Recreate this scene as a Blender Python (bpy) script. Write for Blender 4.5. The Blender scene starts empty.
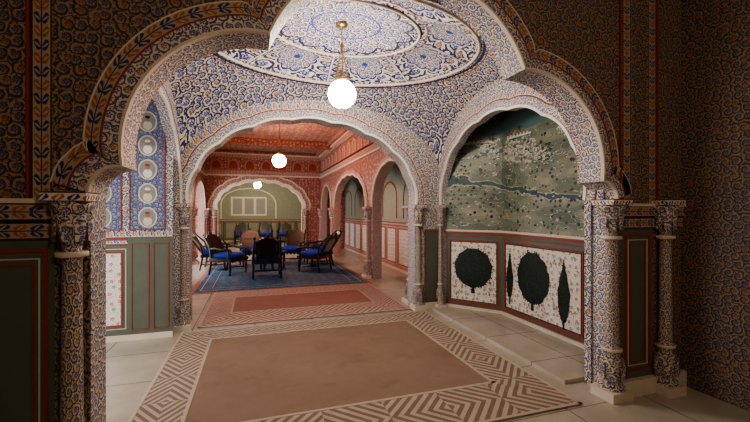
import bpy, math, random
from mathutils import Vector, Matrix, geometry
random.seed(4)
pi=math.pi
# ------------------------------------------------------------------ node helpers
class NT:
    def __init__(s,name):
        s.mat=bpy.data.materials.new(name); s.mat.use_nodes=True
        s.t=s.mat.node_tree; s.n=s.t.nodes; s.b=s.n['Principled BSDF']
    def link(s,a,b): s.t.links.new(a,b)
    def put(s,sock,v):
        if isinstance(v,bpy.types.NodeSocket): s.link(v,sock)
        elif isinstance(v,(tuple,list)) and len(v)==3 and sock.type=='RGBA': sock.default_value=(*v,1)
        else: sock.default_value=v
    def m(s,op,a,b=0.0,c=None):
        n=s.n.new('ShaderNodeMath'); n.operation=op
        s.put(n.inputs[0],a); s.put(n.inputs[1],b)
        if c is not None: s.put(n.inputs[2],c)
        return n.outputs[0]
    def vm(s,op,a,b=(0,0,0)):
        n=s.n.new('ShaderNodeVectorMath'); n.operation=op
        s.put(n.inputs[0],a); s.put(n.inputs[1],b)
        return n.outputs['Value'] if op in('LENGTH','DISTANCE','DOT_PRODUCT') else n.outputs[0]
    def mix(s,f,a,b):
        n=s.n.new('ShaderNodeMix'); n.data_type='RGBA'
        s.put(n.inputs[0],f); s.put(n.inputs[6],a); s.put(n.inputs[7],b); return n.outputs[2]
    def uv(s): 
        return s.n.new('ShaderNodeTexCoord').outputs['UV']
    def obj(s): return s.n.new('ShaderNodeTexCoord').outputs['Object']
    def sep(s,v):
        n=s.n.new('ShaderNodeSeparateXYZ'); s.put(n.inputs[0],v); return n.outputs
    def comb(s,x,y,z=0.0):
        n=s.n.new('ShaderNodeCombineXYZ'); s.put(n.inputs[0],x); s.put(n.inputs[1],y); s.put(n.inputs[2],z); return n.outputs[0]
    def noise(s,v,sc,det=3.0):
        n=s.n.new('ShaderNodeTexNoise'); s.put(n.inputs['Vector'],v); n.inputs['Scale'].default_value=sc; n.inputs['Detail'].default_value=det
        return n.outputs[0]
    def vor(s,v,rnd=1.0,sc=1.0):
        n=s.n.new('ShaderNodeTexVoronoi'); n.voronoi_dimensions='2D'; s.put(n.inputs['Vector'],v)
        n.inputs['Scale'].default_value=sc; n.inputs['Randomness'].default_value=rnd; return n.outputs
    def done(s,col,rough=.55,spec=.3):
        s.put(s.b.inputs['Base Color'],col); s.put(s.b.inputs['Roughness'],rough)
        s.b.inputs['Specular IOR Level'].default_value=spec
        return s.mat
def plain(name,c,rough=.55,var=.12,sc=6,metal=0,spec=.3):
    t=NT(name); nz=t.noise(t.obj(),sc,4)
    d=tuple(x*(1-var*1.6) for x in c); l=tuple(min(1,x*(1+var)) for x in c)
    m=t.done(t.mix(nz,d,l),rough,spec); t.b.inputs['Metallic'].default_value=metal; return m
def arab_color(t,vec,base,vine,flower,accent,vt=.35,leaf=None,rnd=.55,K=15.0,leafsize=.27):
    v=t.vor(vec,rnd)
    loc=t.sep(t.vm('SUBTRACT',vec,v['Position']))
    dist=v['Distance']
    ang=t.m('ARCTAN2',loc[1],loc[0])
    nz=t.noise(vec,2.2,2)
    sp=t.m('SINE',t.m('ADD',t.m('ADD',t.m('MULTIPLY',ang,1.0),t.m('MULTIPLY',dist,K)),t.m('MULTIPLY',nz,5)))
    line=t.m('GREATER_THAN',sp,vt)
    col=t.mix(line,base,vine)
    v2=t.vor(t.vm('ADD',vec,(3.3,1.7,0)),.9,3.4)
    lf=t.m('LESS_THAN',v2['Distance'],leafsize)
    sel=t.m('GREATER_THAN',t.sep(v2['Color'])[0],.45)
    col=t.mix(t.m('MULTIPLY',lf,sel),col,leaf or flower)
    pet=t.m('ADD',.20,t.m('MULTIPLY',t.m('COSINE',t.m('MULTIPLY',ang,5)),.08))
    col=t.mix(t.m('LESS_THAN',dist,t.m('ADD',pet,.04)),col,base)
    pick=t.m('GREATER_THAN',t.sep(v['Color'])[0],.78)
    col=t.mix(t.m('LESS_THAN',dist,pet),col,t.mix(pick,flower,accent))
    col=t.mix(t.m('LESS_THAN',dist,.06),col,base)
    return col
def arab(name,base,vine,flower,accent,scale=8,vt=.35,leaf=None,rough=.5,**k):
    t=NT(name); vec=t.vm('MULTIPLY',t.uv(),(scale,scale,0))
    col=arab_color(t,vec,base,vine,flower,accent,vt,leaf,**k)
    g=t.noise(t.obj(),1.3,4)
    col=t.mix(t.m('MULTIPLY',g,.3),col,tuple(x*.6 for x in base))
    return t.done(col,rough)
def leafband(name,base,c1,c2,k=12,w=.1,c3=None):
    t=NT(name); s=t.sep(t.uv())
    y=t.m('SUBTRACT',t.m('FRACT',t.m('DIVIDE',s[1],w)),.5); ay=t.m('ABSOLUTE',y)
    u=t.m('FRACT',t.m('SUBTRACT',t.m('MULTIPLY',s[0],k),t.m('MULTIPLY',ay,1.1)))
    fx=t.m('ABSOLUTE',t.m('SUBTRACT',u,.5))
    lw=t.m('MULTIPLY',t.m('SINE',t.m('MULTIPLY',t.m('MINIMUM',t.m('DIVIDE',ay,.40),1.0),pi)),.40)
    alt=t.m('GREATER_THAN',t.m('FRACT',t.m('MULTIPLY',t.m('FLOOR',t.m('SUBTRACT',t.m('MULTIPLY',s[0],k),t.m('MULTIPLY',ay,1.1))),.5)),.25)
    col=t.mix(t.m('LESS_THAN',fx,lw),base,t.mix(alt,c1,c3 or c1))
    col=t.mix(t.m('LESS_THAN',fx,t.m('MULTIPLY',lw,.25)),col,base)
    col=t.mix(t.m('LESS_THAN',ay,.035),col,c1)
    col=t.mix(t.m('GREATER_THAN',ay,.42),col,c2)
    return t.done(col,.5)
def emis(name,c,st):
    t=NT(name); t.b.inputs['Emission Color'].default_value=(*c,1); t.b.inputs['Emission Strength'].default_value=st
    t.b.inputs['Base Color'].default_value=(*c,1)
    return t.mat
CREAM=(.66,.57,.44); NAVY=(.012,.016,.07); BLUE=(.02,.055,.36); RED=(.33,.06,.045)
m_front=arab('front_wall_fresco',(.33,.225,.135),(.028,.025,.03),(.02,.045,.17),(.30,.07,.03),15,.08,leaf=(.03,.04,.075))
m_lace=arab('blue_white_arabesque',(.74,.67,.54),(.022,.03,.095),(.012,.04,.33),(.36,.10,.05),12.5,.18,leaf=(.015,.025,.12),leafsize=.3)
m_lace_s=arab('fine_arabesque',(.77,.69,.56),(.025,.035,.10),(.012,.04,.30),(.38,.10,.05),16,.22)
m_lace_d=arab('dim_fine_arabesque',(.66,.56,.42),(.025,.03,.09),(.015,.04,.28),(.38,.10,.05),16,.2)
m_col=arab('column_arabesque',(.66,.55,.40),(.022,.022,.035),(.015,.035,.22),(.48,.20,.05),17,.15)
m_colred=arab('column_red_arabesque',(.60,.44,.36),(.20,.05,.045),(.07,.07,.17),(.42,.14,.05),17,.25)
m_red=arab('red_arabesque',(.34,.125,.10),(.13,.03,.025),(.58,.42,.34),(.07,.06,.12),8,.42,leaf=(.50,.33,.27))
m_redceil=arab('red_ceiling_arabesque',(.44,.25,.205),(.18,.06,.05),(.66,.52,.44),(.08,.08,.12),5,.42,leaf=(.60,.44,.36))
m_white=arab('white_floral_panel',(.80,.75,.65),(.50,.43,.34),(.42,.08,.08),(.1,.2,.1),11,.93,leaf=(.22,.28,.18),leafsize=.14)
m_portr=arab('blue_floral_panel',(.07,.10,.22),(.40,.39,.40),(.45,.43,.43),(.3,.1,.05),18,.6,leaf=(.03,.05,.20))
m_green=plain('sage_green_paint',(.115,.13,.095),.4)
m_greenl=plain('pale_green_paint',(.31,.335,.255),.5)
m_redp=plain('red_line_paint',(.28,.055,.038),.5)
m_pink=plain('rose_paint',(.44,.20,.16),.5)
m_cream=plain('cream_paint',(.66,.57,.45),.5)
m_blackp=plain('black_green_paint',(.010,.016,.010),.5)
m_leafp=plain('leaf_green_paint',(.024,.055,.022),.5)
m_whitep=plain('white_paint',(.80,.76,.68),.5)
m_housep=plain('painted_plaster_white',(.64,.62,.56),.5)
m_skin=plain('portrait_ochre',(.30,.19,.12),.5)
m_gold=plain('brass',(.40,.26,.12),.35,metal=.9)
m_band=leafband('leaf_band',(.70,.60,.47),(.025,.05,.24),(.07,.05,.05),15,.1,(.42,.15,.05))
m_band2=leafband('leaf_band_dark',(.42,.31,.20),(.02,.035,.13),(.045,.035,.03),14,.09,(.34,.12,.04))
m_bandr=leafband('leaf_band_red',(.60,.46,.37),(.22,.04,.035),(.18,.04,.03),9,.12,(.07,.12,.07))
m_wood=plain('dark_carved_wood',(.020,.014,.012),.35,.3,20)
m_cush=plain('royal_blue_cushion',(.008,.035,.34),.8,.2,30)
m_cane=plain('cane_weave',(.36,.36,.36),.7,.25,60)
def vaultmat():
    t=NT('vault_fresco'); uv=t.uv(); s=t.sep(uv)
    r=t.vm('LENGTH',uv); ang=t.m('ARCTAN2',s[1],s[0])
    kw=dict(base=(.62,.57,.48),vine=(.016,.024,.085),flower=(.010,.035,.32),accent=(.30,.10,.05),vt=.12,leaf=(.012,.02,.11),leafsize=.31)
    A=arab_color(t,t.vm('MULTIPLY',uv,(18,14.5,0)),**kw)
    B=arab_color(t,t.comb(t.m('MULTIPLY',ang,16/pi),t.m('MULTIPLY',r,14)),**kw)
    col=t.mix(t.m('LESS_THAN',r,.78),A,B)
    NS=8
    sec=t.m('SUBTRACT',t.m('FRACT',t.m('MULTIPLY',ang,NS/(2*pi))),.5)
    sx=t.m('MULTIPLY',t.m('MULTIPLY',sec,2*pi/NS),r)
    def med(rc,R,lob,fillkw):
        nonlocal col
        dy=t.m('SUBTRACT',r,rc)
        d=t.vm('LENGTH',t.comb(sx,dy)); a2=t.m('ARCTAN2',dy,sx)
        e=t.m('ADD',R,t.m('MULTIPLY',t.m('ABSOLUTE',t.m('COSINE',t.m('MULTIPLY',a2,lob/2))),R*.16))
        col=t.mix(t.m('LESS_THAN',d,t.m('ADD',e,.014)),col,(.62,.56,.46))
        col=t.mix(t.m('LESS_THAN',d,t.m('ADD',e,.004)),col,(.012,.025,.16))
        C=arab_color(t,t.vm('MULTIPLY',uv,(27,22,0)),**fillkw)
        col=t.mix(t.m('LESS_THAN',d,t.m('SUBTRACT',e,.008)),col,C)
        col=t.mix(t.m('LESS_THAN',d,R*.18),col,(.015,.045,.30))
    kw2=dict(base=(.60,.55,.47),vine=(.03,.045,.15),flower=(.015,.045,.34),accent=(.30,.10,.06),vt=.2,leaf=(.02,.04,.20))
    med(.62,.120,10,kw2); 
    rib=t.m('LESS_THAN',t.m('MULTIPLY',t.m('SUBTRACT',.5,t.m('ABSOLUTE',sec)),r),.014)
    rib2=t.m('LESS_THAN',t.m('MULTIPLY',t.m('SUBTRACT',.5,t.m('ABSOLUTE',sec)),r),.008)
    inr=t.m('MULTIPLY',t.m('GREATER_THAN',r,.44),t.m('LESS_THAN',r,.80))
    col=t.mix(t.m('MULTIPLY',rib,inr),col,(.015,.03,.16)); col=t.mix(t.m('MULTIPLY',rib2,inr),col,(.62,.56,.46))
    pet=t.m('ADD',.35,t.m('MULTIPLY',t.m('ABSOLUTE',t.m('COSINE',t.m('MULTIPLY',ang,6))),.06))
    inside=t.m('LESS_THAN',r,pet)
    C=arab_color(t,t.vm('MULTIPLY',uv,(20,16,0)),base=(.62,.57,.49),vine=(.02,.03,.12),flower=(.012,.04,.36),accent=(.34,.12,.06),vt=.15,leaf=(.015,.03,.18))
    col=t.mix(inside,col,C)
    for rr,w,c in((.20,.006,BLUE),(.445,.008,NAVY),(.49,.004,(.26,.08,.05)),(.83,.008,NAVY),(.85,.004,(.26,.08,.05))):
        col=t.mix(t.m('LESS_THAN',t.m('ABSOLUTE',t.m('SUBTRACT',r,rr)),w),col,c)
    edge=t.m('LESS_THAN',t.m('ABSOLUTE',t.m('SUBTRACT',r,pet)),.009)
    col=t.mix(edge,col,NAVY)
    return t.done(col,.55)
m_vault=vaultmat()
def floormat():
    t=NT('worn_marble_floor'); o=t.obj(); s=t.sep(o)
    n=t.noise(o,2.5,6); n2=t.noise(o,14,4)
    col=t.mix(n,(.34,.29,.22),(.62,.56,.47)); col=t.mix(t.m('MULTIPLY',n2,.4),col,(.33,.275,.20))
    for a,k in((0,1.25),(1,1.25)):
        f=t.m('ABSOLUTE',t.m('SUBTRACT',t.m('FRACT',t.m('MULTIPLY',s[a],k)),.5))
        col=t.mix(t.m('GREATER_THAN',f,.494),col,(.16,.12,.08))
    return t.done(col,.25,.5)
m_floor=floormat()
def cloth(name,c1,c2,sc=9):
    t=NT(name); o=t.obj(); n=t.noise(o,sc,6); w=t.noise(o,160,2); g=t.noise(o,1.5,5)
    col=t.mix(t.m('MULTIPLY',t.m('ADD',t.m('MULTIPLY',n,.5),g),.66),c1,c2); col=t.mix(t.m('MULTIPLY',w,.3),col,tuple(x*.5 for x in c1))
    st=t.noise(o,3.3,7); col=t.mix(t.m('MULTIPLY',t.m('GREATER_THAN',st,.60),.12),col,tuple(x*.55 for x in c1))
    return t.done(col,.9,.1)
m_matbrown=cloth('brown_dhurrie_field',(.215,.130,.090),(.38,.265,.20))
m_matred=cloth('red_dhurrie_field',(.29,.125,.10),(.44,.24,.19))
m_matline=cloth('cream_dhurrie_rule',(.46,.37,.29),(.58,.48,.38))
def chev(name,c1,c2,k=10,w=.45,reps=1.0):
    t=NT(name); s=t.sep(t.uv())
    z=t.m('ABSOLUTE',t.m('SUBTRACT',t.m('FRACT',t.m('DIVIDE',s[1],w)),.5))
    f=t.m('FRACT',t.m('ADD',t.m('MULTIPLY',s[0],k),t.m('MULTIPLY',z,5.2)))
    f2=t.m('FRACT',t.m('SUBTRACT',t.m('MULTIPLY',s[0],k),t.m('MULTIPLY',z,5.2)))
    sw=t.m('GREATER_THAN',t.m('FRACT',t.m('MULTIPLY',s[0],k/10)),.5)
    q=t.m('ADD',t.m('MULTIPLY',f,sw),t.m('MULTIPLY',f2,t.m('SUBTRACT',1.0,sw)))
    n=t.noise(t.obj(),7,5)
    a=t.mix(n,c1,tuple(x*1.5 for x in c1)); b=t.mix(n,tuple(x*.7 for x in c2),c2)
    return t.done(t.mix(t.m('GREATER_THAN',q,.5),a,b),.9,.1)
m_chev=chev('zigzag_dhurrie_border',(.19,.125,.09),(.52,.44,.35))
m_chevr=chev('red_zigzag_border',(.28,.13,.105),(.55,.45,.38))
def rugmat():
    t=NT('blue_rug_pile'); vec=t.vm('MULTIPLY',t.uv(),(4,4,0))
    col=arab_color(t,vec,(.065,.12,.20),(.11,.165,.25),(.17,.19,.26),(.22,.15,.13),.5,leaf=(.095,.15,.24))
    return t.done(col,.95,.05)
m_rug=rugmat()
def muralmat():
    t=NT('mural_landscape'); uv=t.uv(); s=t.sep(uv)
    n1=t.noise(t.vm('MULTIPLY',uv,(1,2.4,0)),1.5,5); n2=t.noise(uv,7,5)
    cr=t.n.new('ShaderNodeValToRGB'); t.put(cr.inputs[0],n1)
    e=cr.color_ramp.elements; e[0].position=.36;e[0].color=(.085,.105,.075,1);e[1].position=.66;e[1].color=(.33,.305,.21,1)
    q=e.new(.5);q.color=(.165,.185,.125,1)
    col=t.mix(t.m('MULTIPLY',n2,.45),cr.outputs[0],(.125,.13,.10))
    hl=t.m('FRACT',t.m('MULTIPLY',n1,10)); col=t.mix(t.m('LESS_THAN',hl,.06),col,(.055,.07,.05))
    hl2=t.m('LESS_THAN',t.m('ABSOLUTE',t.m('SUBTRACT',hl,.10)),.035); col=t.mix(hl2,col,(.38,.36,.27))
    def water(c0,sl,amp,w):
        nonlocal col
        c=t.m('ADD',c0,t.m('ADD',t.m('MULTIPLY',t.m('SINE',t.m('MULTIPLY',s[0],2.4)),.06),t.m('MULTIPLY',n1,amp)))
        c=t.m('SUBTRACT',c,t.m('MULTIPLY',s[0],sl))
        dd=t.m('ABSOLUTE',t.m('SUBTRACT',s[1],c)); wd=t.m('ADD',.002,t.m('MULTIPLY',n2,w))
        col=t.mix(t.m('LESS_THAN',dd,t.m('ADD',wd,.012)),col,(.38,.37,.30)); col=t.mix(t.m('LESS_THAN',dd,wd),col,(.045,.075,.078))
    water(1.82,.11,.46,.075)
    water(2.00,.02,.9,.03)
    v=t.vor(t.vm('MULTIPLY',uv,(12,15,0)),1.0); sel=t.m('GREATER_THAN',t.sep(v['Color'])[1],.78)
    col=t.mix(t.m('MULTIPLY',t.m('LESS_THAN',v['Distance'],.26),sel),col,(.045,.065,.04))
    sky=t.m('GREATER_THAN',t.m('ADD',s[1],t.m('MULTIPLY',n1,.3)),2.92); col=t.mix(sky,col,(.09,.15,.15))
    return t.done(col,.4)
m_mural=muralmat()
# ------------------------------------------------------------------ mesh builder
class MB:
    def __init__(s): s.v=[];s.f=[];s.mi=[];s.uvs=[];s.sm=[];s.mats=[];s.T=Matrix.Identity(4)
    def face(s,pts,m,uv=None,smooth=False):
        if m not in s.mats: s.mats.append(m)
        P=[s.T@Vector(p) for p in pts]
        if uv is None:
            nn=(P[1]-P[0]).cross(P[2]-P[0])
            a=[abs(x) for x in nn]
            if a[2]>=a[0] and a[2]>=a[1]: uv=[(p.x,p.y) for p in P]
            elif a[0]>=a[1]: uv=[(p.y,p.z) for p in P]
            else: uv=[(p.x,p.z) for p in P]
        i=len(s.v); s.v+=[tuple(p) for p in P]; s.f.append(tuple(range(i,i+len(P))))
        s.mi.append(s.mats.index(m)); s.uvs+=list(uv); s.sm.append(smooth)
    def box(s,c,d,m,R=None):
        c=Vector(c); h=Vector(d)/2
        def q(x,y,z):
            p=Vector((x*h.x,y*h.y,z*h.z))
            if R is not None: p=R@p
            return c+p
        for F in(((-1,-1,-1),(-1,1,-1),(1,1,-1),(1,-1,-1)),((-1,-1,1),(1,-1,1),(1,1,1),(-1,1,1)),((-1,-1,-1),(1,-1,-1),(1,-1,1),(-1,-1,1)),
                 ((1,1,-1),(-1,1,-1),(-1,1,1),(1,1,1)),((-1,1,-1),(-1,-1,-1),(-1,-1,1),(-1,1,1)),((1,-1,-1),(1,1,-1),(1,1,1),(1,-1,1))):
            s.face([q(*a) for a in F],m)
    def lathe(s,c,prof,m,n=16,smooth=True,cap=True):
        c=Vector(c)
        for i in range(len(prof)-1):
            z0,r0=prof[i];z1,r1=prof[i+1]
            for k in range(n):
                a=2*pi*k/n;b=2*pi*(k+1)/n; rr=.09
                s.face([c+Vector((r0*math.cos(a),r0*math.sin(a),z0)),c+Vector((r0*math.cos(b),r0*math.sin(b),z0)),
                        c+Vector((r1*math.cos(b),r1*math.sin(b),z1)),c+Vector((r1*math.cos(a),r1*math.sin(a),z1))],m,
                       [(a*rr,z0),(b*rr,z0),(b*rr,z1),(a*rr,z1)],smooth)
    def tube(s,pts,r,m,n=8):
        P=[Vector(p) for p in pts]; R=r if isinstance(r,(list,tuple)) else [r]*len(P)
        rings=[]; up=Vector((0,0,1)); 
        for i,p in enumerate(P):
            t=(P[min(i+1,len(P)-1)]-P[max(i-1,0)]).normalized()
            if abs(t.dot(up))>.95: up=Vector((1,0,0)) if abs(t.x)<.9 else Vector((0,1,0))
            a=(up-t*up.dot(t)).normalized(); b=t.cross(a); up=a
            rings.append([p+(a*math.cos(2*pi*k/n)+b*math.sin(2*pi*k/n))*R[i] for k in range(n)])
        for i in range(len(P)-1):
            for k in range(n):
                s.face([rings[i][k],rings[i][(k+1)%n],rings[i+1][(k+1)%n],rings[i+1][k]],m,None,True)
        s.face(rings[0][::-1],m); s.face(rings[-1],m)
    def cushion(s,c,d,m,e=.45,nu=20,nv=10):
        c=Vector(c)
        sp=lambda x,q: math.copysign(abs(x)**q,x)
        def P(i,j):
            th=-pi/2+pi*j/nv; ph=2*pi*i/nu
            return c+Vector((d[0]/2*sp(math.cos(th),.6)*sp(math.cos(ph),e),d[1]/2*sp(math.cos(th),.6)*sp(math.sin(ph),e),d[2]/2*sp(math.sin(th),.8)))
        for i in range(nu):
            for j in range(nv): s.face([P(i,j),P(i+1,j),P(i+1,j+1),P(i,j+1)],m,None,True)
    def sphere(s,c,r,m,nu=24,nv=14,sz=1):
        c=Vector(c)
        def P(i,j):
            th=-pi/2+pi*j/nv; ph=2*pi*i/nu
            return c+Vector((r*math.cos(th)*math.cos(ph),r*math.cos(th)*math.sin(ph),r*sz*math.sin(th)))
        for i in range(nu):
            for j in range(nv): s.face([P(i,j),P(i+1,j),P(i+1,j+1),P(i,j+1)],m,None,True)
    def make(s,name,parent=None,weld=True):
        me=bpy.data.meshes.new(name); me.from_pydata(s.v,[],s.f)
        for m in s.mats: me.materials.append(m)
        me.polygons.foreach_set('material_index',s.mi); me.polygons.foreach_set('use_smooth',s.sm)
        ul=me.uv_layers.new(name='UVMap'); ul.data.foreach_set('uv',[x for u in s.uvs for x in u])
        if weld:
            import bmesh
            b=bmesh.new(); b.from_mesh(me); bmesh.ops.remove_doubles(b,verts=b.verts,dist=2e-5)
            b.to_mesh(me); b.free()
        me.update()
        o=bpy.data.objects.new(name,me); bpy.context.collection.objects.link(o)
        if parent: o.parent=parent
        return o
class Fr:
    def __init__(s,o,d,n): s.o=Vector((*o,0)); s.d=Vector((*d,0)).normalized(); s.n=Vector((*n,0)).normalized()
    def P(s,a,z,off=0): p=s.o+s.d*a+s.n*off; return Vector((p.x,p.y,z))
def arc(p0,p1,sag,n=10):
    p0=Vector(p0);p1=Vector(p1); c=(p1-p0).length; R=(c*c/4+sag*sag)/(2*sag); mid=(p0+p1)/2
    nn=Vector((-(p1-p0).y,(p1-p0).x)).normalized(); ctr=mid-nn*(R-sag)
    a0=math.atan2(p0.y-ctr.y,p0.x-ctr.x); a1=math.atan2(p1.y-ctr.y,p1.x-ctr.x)
    while a1>a0: a1-=2*pi
    return [(ctr.x+R*math.cos(a0+(a1-a0)*i/n),ctr.y+R*math.sin(a0+(a1-a0)*i/n)) for i in range(n+1)]
def cusp_arch(cx,half,zs,zt,nl=9,sag=.05,n=7):
    P=[]
    for i in range(nl+1):
        a=pi-pi*i/nl; P.append((cx+half*math.cos(a),zs+(zt-zs)*math.sin(a)**.9 if 0<i<nl else zs))
    out=[]
    for i in range(nl):
        g=arc(P[i],P[i+1],sag,n); out+=g[:-1]
    return out+[P[-1]]
def plain_arch(cx,half,zs,zt,n=24):
    out=[]
    for i in range(n+1):
        a=pi-pi*i/n; out.append((cx+half*math.cos(a),zs+(zt-zs)*(math.sin(a)*.93+.07*(1-abs(math.cos(a))))))
    return out
def archwall(mb,fr,s0,s1,ztop,arches,thick,mf,mbk,mi,zb=0):
    poly=[(s0,zb),(s0,ztop),(s1,ztop),(s1,zb)]
    for A in reversed(arches):
        poly+=[(A[-1][0],zb)]+list(reversed(A))+[(A[0][0],zb)]
    tris=geometry.tessellate_polygon([[Vector((a,b,0)) for a,b in poly]])
    for off,m in((0,mf),(-thick,mbk)):
        for t in tris:
            mb.face([fr.P(*poly[i],off) for i in t],m,[poly[i] for i in t])
    for A in arches:
        Q=[(A[0][0],zb)]+list(A)+[(A[-1][0],zb)]; L=0
        for a,b in zip(Q[:-1],Q[1:]):
            l=math.dist(a,b)
            mb.face([fr.P(*a,0),fr.P(*b,0),fr.P(*b,-thick),fr.P(*a,-thick)],mi,[(L,0),(L+l,0),(L+l,thick),(L,thick)]); L+=l
    for sa in(s0,s1): mb.face([fr.P(sa,zb),fr.P(sa,ztop),fr.P(sa,ztop,-thick),fr.P(sa,zb,-thick)],mf)
def band(mb,fr,A,w0,w1,off,m,close=True):
    A=[a for i,a in enumerate(A) if i==0 or math.dist(a,A[i-1])>1e-4]
    N=[]
    for i in range(len(A)):
        a=Vector(A[max(i-2,0)]);b=Vector(A[min(i+2,len(A)-1)]); t=(b-a).normalized(); N.append(Vector((-t.y,t.x)))
    L=0
    for i in range(len(A)-1):
        a,b=Vector(A[i]),Vector(A[i+1]); l=(b-a).length
        p=[a+N[i]*w0,b+N[i+1]*w0,b+N[i+1]*w1,a+N[i]*w1]
        mb.face([fr.P(q.x,q.y,off) for q in p],m,[(L,0),(L+l,0),(L+l,w1-w0),(L,w1-w0)])
        if close:
            for e in((p[0],p[1]),(p[2],p[3])):
                mb.face([fr.P(e[0].x,e[0].y,off),fr.P(e[1].x,e[1].y,off),fr.P(e[1].x,e[1].y,-.002),fr.P(e[0].x,e[0].y,-.002)],m)
        L+=l
def rect(mb,fr,s0,s1,z0,z1,off,m,uvmode=None):
    pts=[fr.P(s0,z0,off),fr.P(s1,z0,off),fr.P(s1,z1,off),fr.P(s0,z1,off)]
    if uvmode=='v': uv=[(z0,0),(z0,s1-s0),(z1,s1-s0),(z1,0)]
    elif uvmode=='h': uv=[(s0,0),(s1,0),(s1,z1-z0),(s0,z1-z0)]
    else: uv=[(s0,z0),(s1,z0),(s1,z1),(s0,z1)]
    mb.face(pts,m,uv)
def slab(mb,fr,s0,s1,z0,z1,o0,o1,m,uvmode=None):
    rect(mb,fr,s0,s1,z0,z1,o1,m,uvmode)
    for a,b in(((s0,z0),(s1,z0)),((s1,z0),(s1,z1)),((s1,z1),(s0,z1)),((s0,z1),(s0,z0))):
        mb.face([fr.P(*a,o0),fr.P(*b,o0),fr.P(*b,o1),fr.P(*a,o1)],m)
def frame(mb,fr,s0,s1,z0,z1,w,off,m):
    for a in((s0,s1,z0,z0+w),(s0,s1,z1-w,z1),(s0,s0+w,z0+w,z1-w),(s1-w,s1,z0+w,z1-w)): slab(mb,fr,*a,0,off,m)
def dado(mb,fr,s0,s1,n,z0=.1,z1=1.13,zt=1.27,panel=None,frm=None,field=None,gap=.09):
    field=field or m_green
    rect(mb,fr,s0,s1,0,zt,.004,field)
    slab(mb,fr,s0,s1,0,.07,0,.02,m_cream)
    slab(mb,fr,s0,s1,zt-.025,zt,0,.015,m_redp); slab(mb,fr,s0,s1,zt-.10,zt-.085,0,.008,m_redp)
    rect(mb,fr,s0,s1,zt-.082,zt-.028,.007,m_band,'h')
    w=(s1-s0)/n
    for i in range(n):
        a=s0+i*w+gap;b=s0+(i+1)*w-gap
        if b-a<.05: continue
        if panel: rect(mb,fr,a,b,z0+.08,z1-.02,.008,panel)
        frame(mb,fr,a,b,z0+.08,z1-.02,.02,.014,frm or m_redp)
        frame(mb,fr,a-.035,b+.035,z0+.045,z1+.015,.008,.010,m_cream)
# ------------------------------------------------------------------ floor / shells
def simple_box_obj(name,x0,x1,y0,y1,z0,z1,m):
    mb=MB(); mb.box(((x0+x1)/2,(y0+y1)/2,(z0+z1)/2),(x1-x0,y1-y0,z1-z0),m); return mb.make(name)
simple_box_obj('floor',-4,5,-3.2,22,-.1,0,m_floor)
# front arch wall
FW=Fr((0,2.44),(1,0),(0,-1))
cx=1.04
def fa():
    L=arc((-.86,1.70),(-.70,1.85),.045,6)[:-1]+arc((-.70,1.85),(.09,2.70),.275,18)[:-1]+arc((.09,2.70),(cx,3.26),.19,14)
    return L+[(2*cx-a,b) for a,b in reversed(L[:-1])]
FA=fa()
mb=MB()
archwall(mb,FW,-2.2,4.0,4.1,[FA],.22,m_front,m_lace,m_lace_s)
band(mb,FW,FA,0,.016,.034,m_cream); band(mb,FW,FA,.016,.095,.022,m_lace_d); band(mb,FW,FA,.095,.103,.028,m_redp); band(mb,FW,FA,.103,.18,.014,m_band2); band(mb,FW,FA,.18,.187,.018,m_cream)
FB=Fr((0,2.66),(1,0),(0,1)); band(mb,FB,FA,0,.09,.015,m_band)
for a in(-1.12,-1.42,3.02,3.32):
    slab(mb,FW,a,a+.09,1.66,4.0,0,.014,m_band2,'v')
for a in(-1.14,-1.45,2.99,3.43): slab(mb,FW,a,a+.012,1.66,4.0,0,.018,m_redp)
for s0,s1 in((-2.2,-.93),(2.98,4.0)):
    slab(mb,FW,s0,s1,1.55,1.64,0,.03,m_band2,'h'); slab(mb,FW,s0,s1,1.64,1.665,0,.045,m_cream); slab(mb,FW,s0,s1,1.45,1.54,0,.02,m_band2,'h'); slab(mb,FW,s0,s1,0,.14,0,.05,m_cream)
for s0,s1 in((-1.75,-1.02),(3.02,3.38)):
    rect(mb,FW,s0,s1,.14,1.45,.004,m_green)
    frame(mb,FW,s0+.03,s1-.03,.2,1.40,.018,.012,m_redp); frame(mb,FW,s0+.09,s1-.09,.28,1.32,.010,.010,m_redp); frame(mb,FW,s0+.065,s1-.065,.25,1.35,.006,.010,m_cream)
mb.make('wall_front')
for nm,a in(('wall_right_foreroom',(3.75,3.95,-3.1,2.44)),('wall_left_foreroom',(-2.1,-1.9,-3.1,2.44)),('wall_back_foreroom',(-2.1,3.95,-3.2,-3.0))):
    simple_box_obj(nm,*a,0,4.1,m_front)
simple_box_obj('ceiling_foreroom',-2.2,4.0,-3.2,2.44,4.1,4.2,m_lace)
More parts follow.
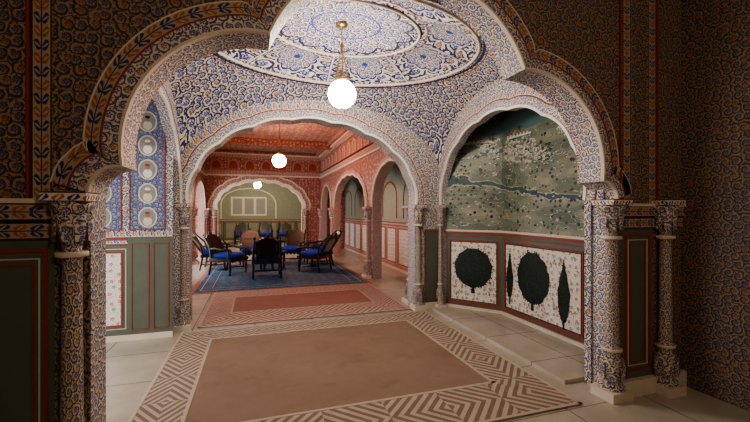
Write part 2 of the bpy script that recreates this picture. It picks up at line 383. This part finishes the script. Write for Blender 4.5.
# middle arch wall
MX0,MX1=-.95,2.92; MY0,MY1=2.66,5.60
MW=Fr((0,MY1),(1,0),(0,-1))
MA=cusp_arch(.81,1.66,1.70,2.94,9,.05)
mb=MB(); archwall(mb,MW,-2.6,3.62,4.3,[MA],.28,m_lace,m_red,m_lace_s)
band(mb,MW,MA,0,.03,.03,m_whitep); band(mb,MW,MA,.03,.13,.018,m_lace_s); band(mb,MW,MA,.13,.14,.022,m_redp); band(mb,MW,MA,.14,.22,.014,m_band)
for s0,s1 in((-1.12,-.97),(2.64,2.90)):
    rect(mb,MW,s0,s1,.1,1.3,.004,m_green); frame(mb,MW,s0,s1,.14,1.28,.014,.012,m_redp); slab(mb,MW,s0,s1,0,.1,0,.03,m_cream)
mb.make('wall_mid')
for nm,x,d in(('wall_right',MX1,-1),('wall_left',MX0,1)):
    fr=Fr((x,0),(0,1),(d,0)); A=cusp_arch((MY0+MY1)/2,1.40,1.70,2.84,7,.06)
    mb=MB(); archwall(mb,fr,MY0,MY1,4.1,[A],.10,m_lace,m_lace,m_lace_s)
    band(mb,fr,A,0,.03,.025,m_whitep); band(mb,fr,A,.03,.12,.014,m_lace_s); band(mb,fr,A,.12,.13,.018,m_redp); band(mb,fr,A,.13,.20,.012,m_band)
    mb.make(nm)
# ribbed vault
def vz(u,v): return 2.16+1.54*math.sqrt(max(0,1-(u*u+v*v)/2.02))
def rib(u,v):
    r=math.hypot(u,v)
    if r<.44 or r>.80: return 0
    s=math.sin(pi*(r-.44)/.36); return .075*s*abs(math.sin(4*math.atan2(v,u)))
ccx,ccy,hx,hy=(MX0+MX1)/2,(MY0+MY1)/2,(MX1-MX0)/2,(MY1-MY0)/2
mb=MB(); nx,ny=110,96
for i in range(nx):
    for j in range(ny):
        q=[]
        for a,b in((i,j),(i+1,j),(i+1,j+1),(i,j+1)):
            u=-1+2*a/nx; v=-1+2*b/ny; q.append((u,v))
        mb.face([(ccx+u*hx,ccy+v*hy,vz(u,v)+rib(u,v)) for u,v in q],m_vault,q,True)
for r,t in((.44,.014),(.80,.018)):
    pts=[(ccx+hx*r*math.cos(2*pi*k/64),ccy+hy*r*math.sin(2*pi*k/64),vz(r,0)-.006) for k in range(65)]
    mb.tube(pts,t,m_cream,6)
mb.make('ceiling_vault')
simple_box_obj('ceiling_roof',-2.6,3.8,2.44,5.9,4.3,4.4,m_cream)
# ------------------------------------------------------------------ alcoves
ZC=3.25
wbx=3.58
def treeshape(mb,fr,c,z,rx,rz,kind,off=.012):
    n=44
    def outline(k):
        a=2*pi*k/n
        if kind=='round':
            j=1+.025*math.sin(11*a)+random.uniform(-.02,.02); return (c+rx*j*math.cos(a),z+rz*j*math.sin(a))
        t=math.sin(a); w=rx*math.cos(a)*(1-.55*max(t,0))*(1 if t<0 else (1-t)**.35 if t<1 else 0)
        return (c+w+random.uniform(-.006,.006),z+rz*t)
    P=[outline(k) for k in range(n)]
    for k in range(n): mb.face([fr.P(c,z,off),fr.P(*P[k],off),fr.P(*P[(k+1)%n],off)],m_blackp)
    N=420 if kind=='round' else 120
    for _ in range(N):
        a=random.uniform(0,2*pi); r=math.sqrt(random.random())*1.06
        k=int(a/(2*pi)*n)%n; x=c+(P[k][0]-c)*r; y=z+(P[k][1]-z)*r
        s=random.uniform(.011,.020); b=random.uniform(0,pi); m=random.choice((m_blackp,m_leafp,m_leafp,m_blackp,m_leafp)) if r<.93 else m_blackp
        q=[(x+s*math.cos(b),y+s*math.sin(b)),(x-s*.5*math.sin(b),y+s*.5*math.cos(b)),(x-s*math.cos(b),y-s*math.sin(b)),(x+s*.5*math.sin(b),y-s*.5*math.cos(b))]
        mb.face([fr.P(*p,off+.002) for p in q],m)
    zb=z-rz
    tr=.020 if kind=='round' else .010
    mb.face([fr.P(c-tr*1.6,zb-.09,off),fr.P(c+tr*1.6,zb-.09,off),fr.P(c+tr,zb+.04,off),fr.P(c-tr,zb+.04,off)],m_blackp)
def sprays(mb,fr,s0,s1,z0,z1,n,off=.010,avoid=()):
    for _ in range(n):
        x=random.uniform(s0,s1);y=random.uniform(z0,z1)
        if any(((x-a)/rx)**2+((y-b)/rz)**2<1.15 for a,b,rx,rz in avoid): continue
        m=random.choice((m_redp,m_leafp,m_redp,m_pink)); s=random.uniform(.007,.013)
        for k in range(5):
            a=2*pi*k/5+x*9
            mb.face([fr.P(x,y,off),fr.P(x+s*math.cos(a-.4),y+s*math.sin(a-.4),off),fr.P(x+1.4*s*math.cos(a),y+1.4*s*math.sin(a),off),fr.P(x+s*math.cos(a+.4),y+s*math.sin(a+.4),off)],m)
        mb.face([fr.P(x-.002,y,off-.001),fr.P(x+.002,y,off-.001),fr.P(x+.012,y-.05,off-.001),fr.P(x+.008,y-.05,off-.001)],m_leafp)
pA,pB=(2.98,5.56),(wbx,4.84); LA=math.dist(pA,pB)
fA=Fr(pA,(pB[0]-pA[0],pB[1]-pA[1]),(-(pA[1]-pB[1]),-(pB[0]-pA[0])))
fB=Fr((wbx,4.84),(0,-1),(-1,0)); LB=2.16
fC=Fr((wbx,4.84-LB),(-1,0),(0,1))
mb=MB()
def tree_dado(fr,L,panels,zt=1.27):
    rect(mb,fr,0,L,0,zt,.0,m_green); slab(mb,fr,0,L,0,.08,0,.03,m_cream)
    slab(mb,fr,0,L,zt-.03,zt,0,.02,m_redp); slab(mb,fr,0,L,zt-.085,zt-.07,0,.01,m_redp); slab(mb,fr,0,L,.10,.115,0,.01,m_redp)
    for a,b,trees in panels:
        rect(mb,fr,a,b,.17,1.11,.006,m_white); frame(mb,fr,a-.03,b+.03,.14,1.14,.02,.014,m_redp); frame(mb,fr,a,b,.17,1.11,.008,.012,m_leafp)
        av=[(c,z,rx,rz) for c,z,rx,rz,k in trees]
        sprays(mb,fr,a+.03,b-.03,.24,1.06,130,.010,av)
        for c,z,rx,rz,k in trees: treeshape(mb,fr,c,z,rx,rz,k)
tree_dado(fA,LA,[(.12,LA-.08,[(LA/2+.02,.70,.30,.31,'round')])])
tree_dado(fB,LB,[(.09,1.46,[(.19,.66,.08,.34,'cyp'),(.66,.69,.30,.35,'round'),(1.20,.62,.095,.38,'cyp')]),(1.56,LB-.05,[])])
rect(mb,fC,0,.6,0,ZC,0,m_green)
mb.make('wall_alcove_right')
mb=MB()
S0=0
for fr,L in((fA,LA),(fB,LB)):
    mb.face([fr.P(0,1.27,.004),fr.P(L,1.27,.004),fr.P(L,ZC,.004),fr.P(0,ZC,.004)],m_mural,[(S0,1.27),(S0+L,1.27),(S0+L,ZC),(S0,ZC)])
    slab(mb,fr,0,L,1.27,1.30,0,.012,m_cream)
    def q(x,y,w,h,m,o): mb.face([fr.P(x-w,y,o),fr.P(x+w,y,o),fr.P(x+w,y+h,o),fr.P(x-w,y+h,o)],m)
    for _ in range(int(240*L)):
        x=random.uniform(.05,L-.05); ph=(x+S0)
        y=random.choice((2.36,2.42,2.48,2.55,2.62))+.06*math.sin(ph*3)+random.gauss(0,.02)
        if math.sin(ph*4.1+y*5)>.55: continue
        w=random.uniform(.008,.022);h=random.uniform(.010,.028); m=random.choice((m_housep,m_housep,m_housep,m_cream)); o=.006+random.random()*.002
        q(x,y,w,h,m,o); q(x,y+.002,w*.35,h*.55,m_blackp,o+.001)
        if random.random()<.5: mb.face([fr.P(x-w,y+h,o),fr.P(x+w,y+h,o),fr.P(x,y+h*1.6,o)],m)
    fx=.5 if fr is fA else .35
    for k in range(7):
        xx=fx+(k-3)*.07; 
        if 0.05<xx<L-.05:
            q(xx,2.66,.012,.05,m_housep,.0085); q(xx+.035,2.66,.036,.025,m_housep,.008); mb.face([fr.P(xx-.014,2.71,.0087),fr.P(xx+.014,2.71,.0087),fr.P(xx,2.735,.0087)],m_redp)
    for _ in range(int(70*L)):
        x=random.uniform(.04,L-.04); y=random.choice((random.uniform(1.36,1.9),random.uniform(2.12,2.34)))
        m=random.choice((m_housep,m_cream,m_redp,m_blackp,m_skin)); w=random.uniform(.009,.015); h=w*.7
        q(x,y,w,h,m,.006)
        q(x-w*.8,y-h*.8,w*.15,h*.9,m,.006); q(x+w*.8,y-h*.8,w*.15,h*.9,m,.006); q(x+w*1.1,y+h*.6,w*.35,h*.7,m,.006)
    for _ in range(int(55*L)):
        x=random.uniform(.05,L-.05); y=random.uniform(1.4,3.0); r=random.uniform(.010,.030); m=random.choice((m_blackp,m_leafp,m_leafp,m_leafp))
        pts=[fr.P(x+r*random.uniform(.8,1.1)*math.cos(k*pi/5),y+r*.8*math.sin(k*pi/5),.0075) for k in range(10)]
        mb.face(pts,m); q(x,y-r*1.2,r*.1,r*.6,m_blackp,.0075)
    S0+=L
mb.make('mural_painting')
simple_box_obj('ceiling_alcove_right',3.03,3.9,2.7,5.58,ZC,ZC+.1,m_green)
mb=MB(); mb.box(((2.72+3.54)/2,4.12,.02),(3.54-2.72,2.72,.04),m_floor); mb.make('trim_alcove_step')
# left alcove
LW=Fr((-2.6,5.35),(1,0),(0,-1)) # s = x+2.6
mb=MB()
rect(mb,LW,0,1.6,0,4.1,0,m_lace)
rect(mb,LW,0,1.6,1.27,1.34,.01,m_band,'h')
dado(mb,LW,.45,1.10,2,panel=m_white,z1=1.12,gap=.05); 
rect(mb,LW,1.10,1.6,0,1.27,.004,m_green); frame(mb,LW,1.14,1.34,.12,1.2,.012,.012,m_redp); frame(mb,LW,1.38,1.56,.12,1.2,.012,.012,m_redp); slab(mb,LW,1.1,1.6,0,.07,0,.02,m_cream)
rect(mb,LW,1.12,1.52,1.36,3.0,.006,m_portr); frame(mb,LW,1.12,1.52,1.36,3.0,.012,.014,m_redp)
rect(mb,LW,.62,1.04,1.36,3.0,.006,m_portr); frame(mb,LW,.62,1.04,1.36,3.0,.012,.014,m_redp)
m_pbg=plain('portrait_ground',(.26,.27,.25),.5)
for cxx in(1.32,.83):
    for k in range(5):
        cz=1.52+.30*k
        E=[(math.cos(2*pi*i/24),math.sin(2*pi*i/24)) for i in range(24)]
        mb.face([LW.P(cxx+.105*a,cz+.13*b,.010) for a,b in E],m_cream)
        mb.face([LW.P(cxx+.090*a,cz+.113*b,.012) for a,b in E],m_pbg)
        mb.face([LW.P(cxx+.05*a,cz-.05+.055*b,.014) for a,b in E],random.choice((m_whitep,m_green,m_cream)))
        mb.face([LW.P(cxx+.024*a,cz+.025+.03*b,.016) for a,b in E],m_skin)
        mb.face([LW.P(cxx+.03*a,cz+.055+.018*b,.017) for a,b in E],random.choice((m_redp,m_blackp,m_whitep)))
mb.make('wall_alcove_left')
mb=MB(); OW=Fr((-2.6,2.5),(0,1),(1,0))
archwall(mb,OW,0,2.9,4.1,[plain_arch(1.35,.75,1.6,2.4)],.2,m_lace,m_cream,m_cream); mb.make('wall_outer_left')
simple_box_obj('ceiling_alcove_left',-2.6,-1.05,2.7,5.4,3.3,3.4,m_cream)
# ------------------------------------------------------------------ corridor
CY0,CY1=5.88,15.7
CR=2.62; CL=-1.8
fr=Fr((CR,0),(0,1),(-1,0))
AA=[cusp_arch(7.2,1.15,1.70,2.6,7,.04),cusp_arch(10.85,1.95,1.70,2.62,9,.05),cusp_arch(14.4,1.0,1.70,2.55,7,.04)]
mb=MB(); archwall(mb,fr,CY0,CY1,4.0,AA,.22,m_red,m_green,m_colred)
for A in AA: band(mb,fr,A,0,.05,.03,m_cream); band(mb,fr,A,.05,.15,.016,m_bandr)
for z,w,o,m in((2.95,.06,.05,m_cream),(3.03,.12,.03,m_bandr),(3.17,.03,.06,m_redp),(3.7,.12,.06,m_bandr),(3.82,.05,.12,m_cream),(3.9,.1,.2,m_pink)): slab(mb,fr,CY0,CY1,z,z+w,0,o,m,'h')
k=CY0+.25
while k<CY1-.5:
    a=plain_arch(k+.25,.2,3.4,3.62,10); pts=[(a[0][0],3.24)]+a+[(a[-1][0],3.24)]
    mb.face([fr.P(*p,.01) for p in pts],m_cream); 
    mb.face([fr.P(k+.25+(p[0]-k-.25)*.8,3.24+(p[1]-3.24)*.86+.01,.014) for p in pts],m_pink); k+=.62
mb.make('wall_corridor_right')
fr=Fr((CL,0),(0,1),(1,0))
AA2=[cusp_arch(7.6,1.3,1.7,2.6,7,.04),cusp_arch(10.9,1.3,1.7,2.6,7,.04),cusp_arch(14.1,1.2,1.7,2.6,7,.04)]
mb=MB(); archwall(mb,fr,CY0,CY1,4.0,AA2,.22,m_red,m_red,m_colred)
for A in AA2: band(mb,fr,A,0,.05,.03,m_cream); band(mb,fr,A,.05,.15,.016,m_bandr)
for z,w,o,m in((2.95,.06,.05,m_cream),(3.03,.12,.03,m_bandr),(3.7,.12,.06,m_bandr),(3.82,.05,.12,m_cream)): slab(mb,fr,CY0,CY1,z,z+w,0,o,m,'h')
mb.make('wall_corridor_left')
mb=MB(); mb.box(((CL+CR)/2,(CY0+CY1)/2,4.05),(CR-CL+.5,CY1-CY0,.1),m_redceil)
for y in(8.5,13.1): mb.box(((CL+CR)/2,y,3.9),(CR-CL,.3,.24),m_red)
mb.make('ceiling_corridor')
fr=Fr((3.66,CY0),(0,1),(-1,0)); mb=MB(); rect(mb,fr,0,CY1-CY0,0,4,0,m_greenl)
dado(mb,fr,0,CY1-CY0,11,panel=m_white,z1=1.15,zt=1.3,frm=m_redp,field=m_pink,gap=.10)
for k in range(6):
    c=.9+k*1.65; a=plain_arch(c,.55,2.0,2.4,14); band(mb,fr,[(a[0][0],1.4)]+a+[(a[-1][0],1.4)],0,.05,.012,m_redp)
mb.make('wall_aisle_right')
simple_box_obj('ceiling_aisle_right',2.84,3.8,CY0,CY1,3.3,3.4,m_greenl)
simple_box_obj('wall_aisle_left',-3.4,-3.2,CY0,9.0,0,4,m_cream)
simple_box_obj('ceiling_aisle_left',-3.4,-2.02,CY0,CY1,3.3,3.4,m_cream)
# far wall
fr=Fr((0,CY1),(1,0),(0,-1)); A=cusp_arch(.235,1.62,1.65,2.72,9,.07)
mb=MB(); archwall(mb,fr,-3.4,3.9,4.0,[A],.3,m_red,m_greenl,m_cream)
band(mb,fr,A,0,.13,.05,m_whitep); band(mb,fr,A,.13,.26,.02,m_bandr); band(mb,fr,A,.26,.33,.03,m_cream)
for z,w,o,m in((2.98,.06,.05,m_cream),(3.06,.14,.03,m_bandr),(3.7,.12,.06,m_bandr),(3.82,.05,.12,m_cream)): slab(mb,fr,CL,CR,z,z+w,0,o,m,'h')
k=CL+.12
while k<CR-.5:
    a=plain_arch(k+.25,.2,3.4,3.62,10); pts=[(a[0][0],3.26)]+a+[(a[-1][0],3.26)]
    mb.face([fr.P(*p,.01) for p in pts],m_pink); mb.face([fr.P(k+.25+(p[0]-k-.25)*.8,3.26+(p[1]-3.26)*.86+.01,.014) for p in pts],m_redp); k+=.62
mb.make('wall_far')
fr=Fr((0,21),(1,0),(0,-1)); mb=MB(); rect(mb,fr,-3.4,4,0,4,0,m_greenl)
dado(mb,fr,-3.4,4,8,panel=m_greenl,z1=1.0,zt=1.15,field=m_green)
slab(mb,fr,-1.2,.6,1.35,2.35,0,.03,m_whitep); 
for i in range(3):
    a=-1.12+i*.58; rect(mb,fr,a,a+.5,1.42,2.28,.035,m_cane); frame(mb,fr,a,a+.5,1.42,2.28,.03,.05,m_cream)
A3=cusp_arch(-.3,1.35,1.9,2.75,7,.04); band(mb,fr,[(A3[0][0],1.2)]+A3+[(A3[-1][0],1.2)],0,.06,.02,m_whitep)
mb.make('wall_far_room')
simple_box_obj('wall_far_room_left',-3.4,-3.2,16,21,0,4,m_green); simple_box_obj('wall_far_room_right',3.8,4,16,21,0,4,m_green)
simple_box_obj('ceiling_far_room',-3.4,4,CY1,21,3.6,3.7,m_cream)
# ------------------------------------------------------------------ columns
def column(x,y,m,s=1.0,H=1.70,n=16):
    mb=MB(); k=s
    mb.box((x,y,.04),(.34*k,.34*k,.08),m_cream)
    pr=[(.08,.155),(.11,.155),(.12,.12),(.15,.10),(.19,.135),(.26,.16),(.33,.135),(.38,.085),(.40,.115),(.43,.115),(.44,.08),(.47,.095),(.50,.085)]
    pr+=[(.50+(H-.86)*i/6,.085-.012*i/6) for i in range(1,7)]
    pr+=[(H-.34,.10),(H-.32,.10),(H-.31,.07),(H-.26,.08),(H-.20,.115),(H-.13,.150),(H-.11,.12),(H-.09,.16),(H-.05,.165),(H-.05,0)]
    mb.lathe((x,y,0),[(a,b*k) for a,b in pr],m,n)
    for zc,rr,h in((.26,.163,.09),(H-.17,.135,.09)):
        for i in range(8):
            a=2*pi*i/8; d=Vector((math.cos(a),math.sin(a),0)); t=Vector((-d.y,d.x,0)); c=Vector((x,y,zc))+d*rr*k
            mb.face([c-t*.035*k+Vector((0,0,-h)),c+t*.035*k+Vector((0,0,-h)),c+t*.045*k,c+d*.012+Vector((0,0,h)),c-t*.045*k],m_lace_d)
    for zz in(.415,H-.33): mb.lathe((x,y,zz),[(-.015,.10*k),(-.012,.122*k),(.012,.122*k),(.015,.10*k)],m_cream,n)
    mb.box((x,y,H-.025),(.33*k,.33*k,.05),m_band)
    return mb.make('column')
for x,y,s in((-.93,2.40,.60),(2.93,2.46,.66),(3.46,2.38,.62),(-.92,5.60,.60),(2.53,5.60,.60),(2.88,5.50,.4)): column(x,y,m_col,s)
for x,y in((CR-.02,8.60),(CR-.02,13.1),(CR-.02,15.5),(CR-.02,6.02),(-1.5,15.62),(1.97,15.62)): column(x,y,m_colred,.8)
for y in(9.25,12.5,15.45,6.15): column(CL+.02,y,m_colred,.8)
# ------------------------------------------------------------------ mats and rug
def mat(name,X0,X1,Y0,Y1,ix0,ix1,iy0,iy1,mf,mc):
    mb=MB(); z=.012
    def f(pts,m,uv=None): mb.face([(a,b,z) for a,b in pts],m,uv)
    f([(ix0,iy0),(ix1,iy0),(ix1,iy1),(ix0,iy1)],mf)
    def brd(p,q,r,s_,ax):
        w=.45; 
        if ax=='x': uv=[(a[0],0) for a in(p,q)]+[(a[0],w) for a in(r,s_)]
        else: uv=[(a[1],0) for a in(p,q)]+[(a[1],w) for a in(r,s_)]
        f([p,q,r,s_],mc,uv)
    brd((X0,Y0),(X1,Y0),(ix1,iy0),(ix0,iy0),'x'); brd((X1,Y1),(X0,Y1),(ix0,iy1),(ix1,iy1),'x')
    brd((X1,Y0),(X1,Y1),(ix1,iy1),(ix1,iy0),'y'); brd((X0,Y1),(X0,Y0),(ix0,iy0),(ix0,iy1),'y')
    for a0,a1,b0,b1 in((X0,X1,Y0,Y1),(ix0,ix1,iy0,iy1)):
        for c,d in(((a0+a1)/2,b0),((a0+a1)/2,b1)): mb.box((c,d,z),(a1-a0+.03,.03,.006),m_matline)
        for c,d in((a0,(b0+b1)/2),(a1,(b0+b1)/2)): mb.box((c,d,z),(.03,b1-b0+.03,.006),m_matline)
    mb.box(((X0+X1)/2,(Y0+Y1)/2,.005),(X1-X0,Y1-Y0,.01),mf)
    return mb.make(name)
mat('dhurrie_mat',-.90,2.56,2.44,5.44,-.52,2.10,2.98,5.05,m_matbrown,m_chev)
mat('dhurrie_mat',-.73,2.38,5.62,7.86,-.35,1.98,6.25,7.35,m_matred,m_chevr)
mb=MB(); mb.box((.62,10.2,.006),(3.7,4.6,.012),m_matred); mb.make('red_floor_mat')
mb=MB(); mb.box((.62,9.9,.018),(3.5,3.8,.012),m_rug)
for r_,w in((.10,.02),(.3,.015)):
    for sx in(-1,1): mb.box((.62+sx*(1.75-r_),9.9,.0242),(w,3.8-2*r_,.001),m_cane)
    for sy in(-1,1): mb.box((.62,9.9+sy*(1.9-r_),.0242),(3.5-2*r_,w,.001),m_cane)
mb.make('blue_rug')
# ------------------------------------------------------------------ lamps
def lamp(x,y,z,r,ztop,E,name='hanging_globe_lamp'):
    e=bpy.data.objects.new(name,None); e.location=(x,y,0); bpy.context.collection.objects.link(e)
    g=MB(); g.sphere((0,0,z),r,E); g.make('globe',e)
    b=MB(); R=r*.5; zc=z+r*.86
    b.lathe((0,0,zc),[(0,R),(.02,R*1.12),(.045,R*1.05),(.06,R*.8),(.09,R*.35),(.12,R*.3)],m_gold,18)
    b.lathe((0,0,z-r-.03),[(0,.005),(.015,.02),(.03,.012),(.035,.03)],m_gold,10)
    zr=z+r*1.9
    for k in range(3):
        a=2*pi*k/3+.4; p0=Vector((R*1.1*math.cos(a),R*1.1*math.sin(a),zc+.03)); p1=Vector((0,0,zr+.25))
        n=16
        b.tube([p0.lerp(p1,i/n) for i in range(n+1)],[.005+.004*(i%2) for i in range(n+1)],m_gold,6)
    b.lathe((0,0,zr+.22),[(0,.012),(.02,.03),(.05,.015),(.07,.01)],m_gold,10)
    n=int((ztop-zr-.25)/.04)+2
    b.tube([(0,0,zr+.25+(ztop-zr-.25)*i/n) for i in range(n+1)],[.005+.004*(i%2) for i in range(n+1)],m_gold,6)
    b.lathe((0,0,ztop-.03),[(0,.015),(.01,.06),(.03,.07)],m_gold,16)
    b.make('fitting',e)
lamp(.93,4.12,2.91,.155,3.69,emis('glass_glow_main',(1,.89,.76),135))
lamp(.62,10.4,2.95,.18,3.99,emis('glass_glow_corridor',(1,.45,.27),140))
lamp(.10,17.6,2.78,.16,3.59,emis('glass_glow_far',(1,.84,.64),200))
lamp(1.1,-1.0,2.9,.16,4.09,emis('added_fill_glow_foreroom',(1,.82,.64),110))  # unseen globe behind the camera, added as ambient fill for the front wall
# ------------------------------------------------------------------ chairs
def chair(x,y,rot,back=None,rec=.22,name='carved_armchair'):
    e=bpy.data.objects.new(name,None); e.location=(x,y,.0255 if y<15 else 0); e.rotation_euler=(0,0,math.radians(rot)); bpy.context.collection.objects.link(e)
    w=.31; sh=.40
    mb=MB()
    legp=[(0,.018),(.03,.028),(.06,.018),(.12,.03),(.2,.034),(.26,.02),(.28,.032),(.30,.022),(.36,.03),(.40,.03)]
    for sx in(-1,1):
        mb.lathe((sx*w,.27,0),legp,m_wood,10)
        mb.tube([(sx*w,-.34,0.006),(sx*w,-.30,.2),(sx*w,-.27,.40),(sx*(w-.01),-.33,.7),(sx*(w-.03),-.33-rec,.98)],[.022,.026,.03,.024,.02],m_wood,8)
        mb.tube([(sx*(w+.0),-.31,.64),(sx*(w+.03),-.15,.66),(sx*(w+.04),.05,.63),(sx*(w+.03),.2,.64),(sx*(w+.02),.30,.62),(sx*(w+.02),.33,.57),(sx*(w+.02),.29,.55)],[.02,.026,.026,.028,.028,.022,.016],m_wood,8)
        mb.lathe((sx*(w+.01),.24,.40),[(0,.022),(.05,.03),(.08,.016),(.14,.026),(.19,.018),(.23,.024)],m_wood,8)
        mb.tube([(sx*w,-.29,.16),(sx*w,0,.14),(sx*w,.27,.16)],[.014,.02,.014],m_wood,8)
    mb.tube([(-w,0,.145),(0,0,.15),(w,0,.145)],[.014,.024,.014],m_wood,8)
    mb.box((0,0,sh-.02),(2*w+.06,.64,.07),m_wood)
    for k in range(6):
        c=-w+.05+k*(2*w-.1)/5; mb.lathe((c,.315,sh-.09),[(0,.004),(.02,.03),(.05,.034)],m_wood,8)
    mb.make('frame',e)
    cu=MB(); cu.cushion((0,.01,sh+.065),(.62,.62,.15),m_cush); cu.make('cushion',e)
    b=MB(); T=Matrix.Translation((0,-.31,.46))@Matrix.Rotation(math.atan2(rec+.06,.55)*1.0,4,'X'); b.T=T
    out=[(-.24,.02),(-.27,.30),(-.25,.46)]+[(-.25+.5*i/12,.46+.12*math.sin(pi*i/12)+(.03 if i%3==0 and 0<i<12 else 0)) for i in range(1,12)]+[(.25,.46),(.27,.30),(.24,.02)]
    n=len(out); inn=[(a*.76,.08+(z-.04)*.76) for a,z in out]
    for yy in(-.02,.02):
        for i in range(n):
            j=(i+1)%n; b.face([(out[i][0],yy,out[i][1]),(out[j][0],yy,out[j][1]),(inn[j][0],yy,inn[j][1]),(inn[i][0],yy,inn[i][1])],m_wood)
    for L_ in(out,inn):
        for i in range(n):
            j=(i+1)%n; b.face([(L_[i][0],-.02,L_[i][1]),(L_[j][0],-.02,L_[j][1]),(L_[j][0],.02,L_[j][1]),(L_[i][0],.02,L_[i][1])],m_wood)
    if back: b.face([(a,0,z) for a,z in inn],back)
    else:
        for yy in(-.012,.012): b.face([(a*.98,yy,z) for a,z in inn],m_wood)
        for k in range(5):
            c=-.14+.07*k; b.lathe((c,.0,.08),[(0,.01),(.08,.022),(.14,.008),(.22,.024),(.3,.01),(.36,.018)],m_wood,8)
    b.sphere((0,0,.62),.035,m_wood,10,8); b.sphere((-.26,0,.48),.028,m_wood,10,8); b.sphere((.26,0,.48),.028,m_wood,10,8)
    b.make('back',e)
    return e
chair(.27,9.35,0)
chair(-.62,10.1,-125)
chair(-1.02,11.1,-95,m_cane,.3)
chair(1.50,9.95,50,m_cane,.3)
chair(1.78,10.95,95,m_cane,.3)
chair(1.05,11.45,160)
chair(-.05,11.45,190)
e=bpy.data.objects.new('low_octagonal_table',None); e.location=(.45,10.55,.0255); bpy.context.collection.objects.link(e)
mb=MB(); mb.lathe((0,0,.44),[(0,0),(0,.36),(.02,.40),(.045,.40),(.05,.38),(.05,0)],m_wood,8,False); mb.make('top',e)
mb=MB()
for k in range(8):
    a=2*pi*k/8; mb.lathe((.3*math.cos(a),.3*math.sin(a),0),[(0,.02),(.08,.03),(.2,.018),(.3,.03),(.44,.02)],m_wood,8)
mb.lathe((0,0,.36),[(0,.30),(.08,.32)],m_wood,8,False); mb.make('legs',e)
chair(-.6,19.2,180); chair(.5,19.4,180); chair(1.4,19.3,170)
# ------------------------------------------------------------------ world, camera
w=bpy.data.worlds.new('World'); bpy.context.scene.world=w; w.use_nodes=True
bg=w.node_tree.nodes['Background']; bg.inputs[0].default_value=(.95,.95,1,1); bg.inputs[1].default_value=6
try: bpy.context.scene.view_settings.look='AgX - Medium High Contrast'
except Exception: pass
cam=bpy.data.cameras.new('camera'); cam.lens=18; cam.sensor_width=36; cam.clip_start=.05
co=bpy.data.objects.new('camera',cam); co.location=(0,0,1.6); co.rotation_euler=(pi/2,0,-math.atan(120/375))
bpy.context.collection.objects.link(co); bpy.context.scene.camera=co
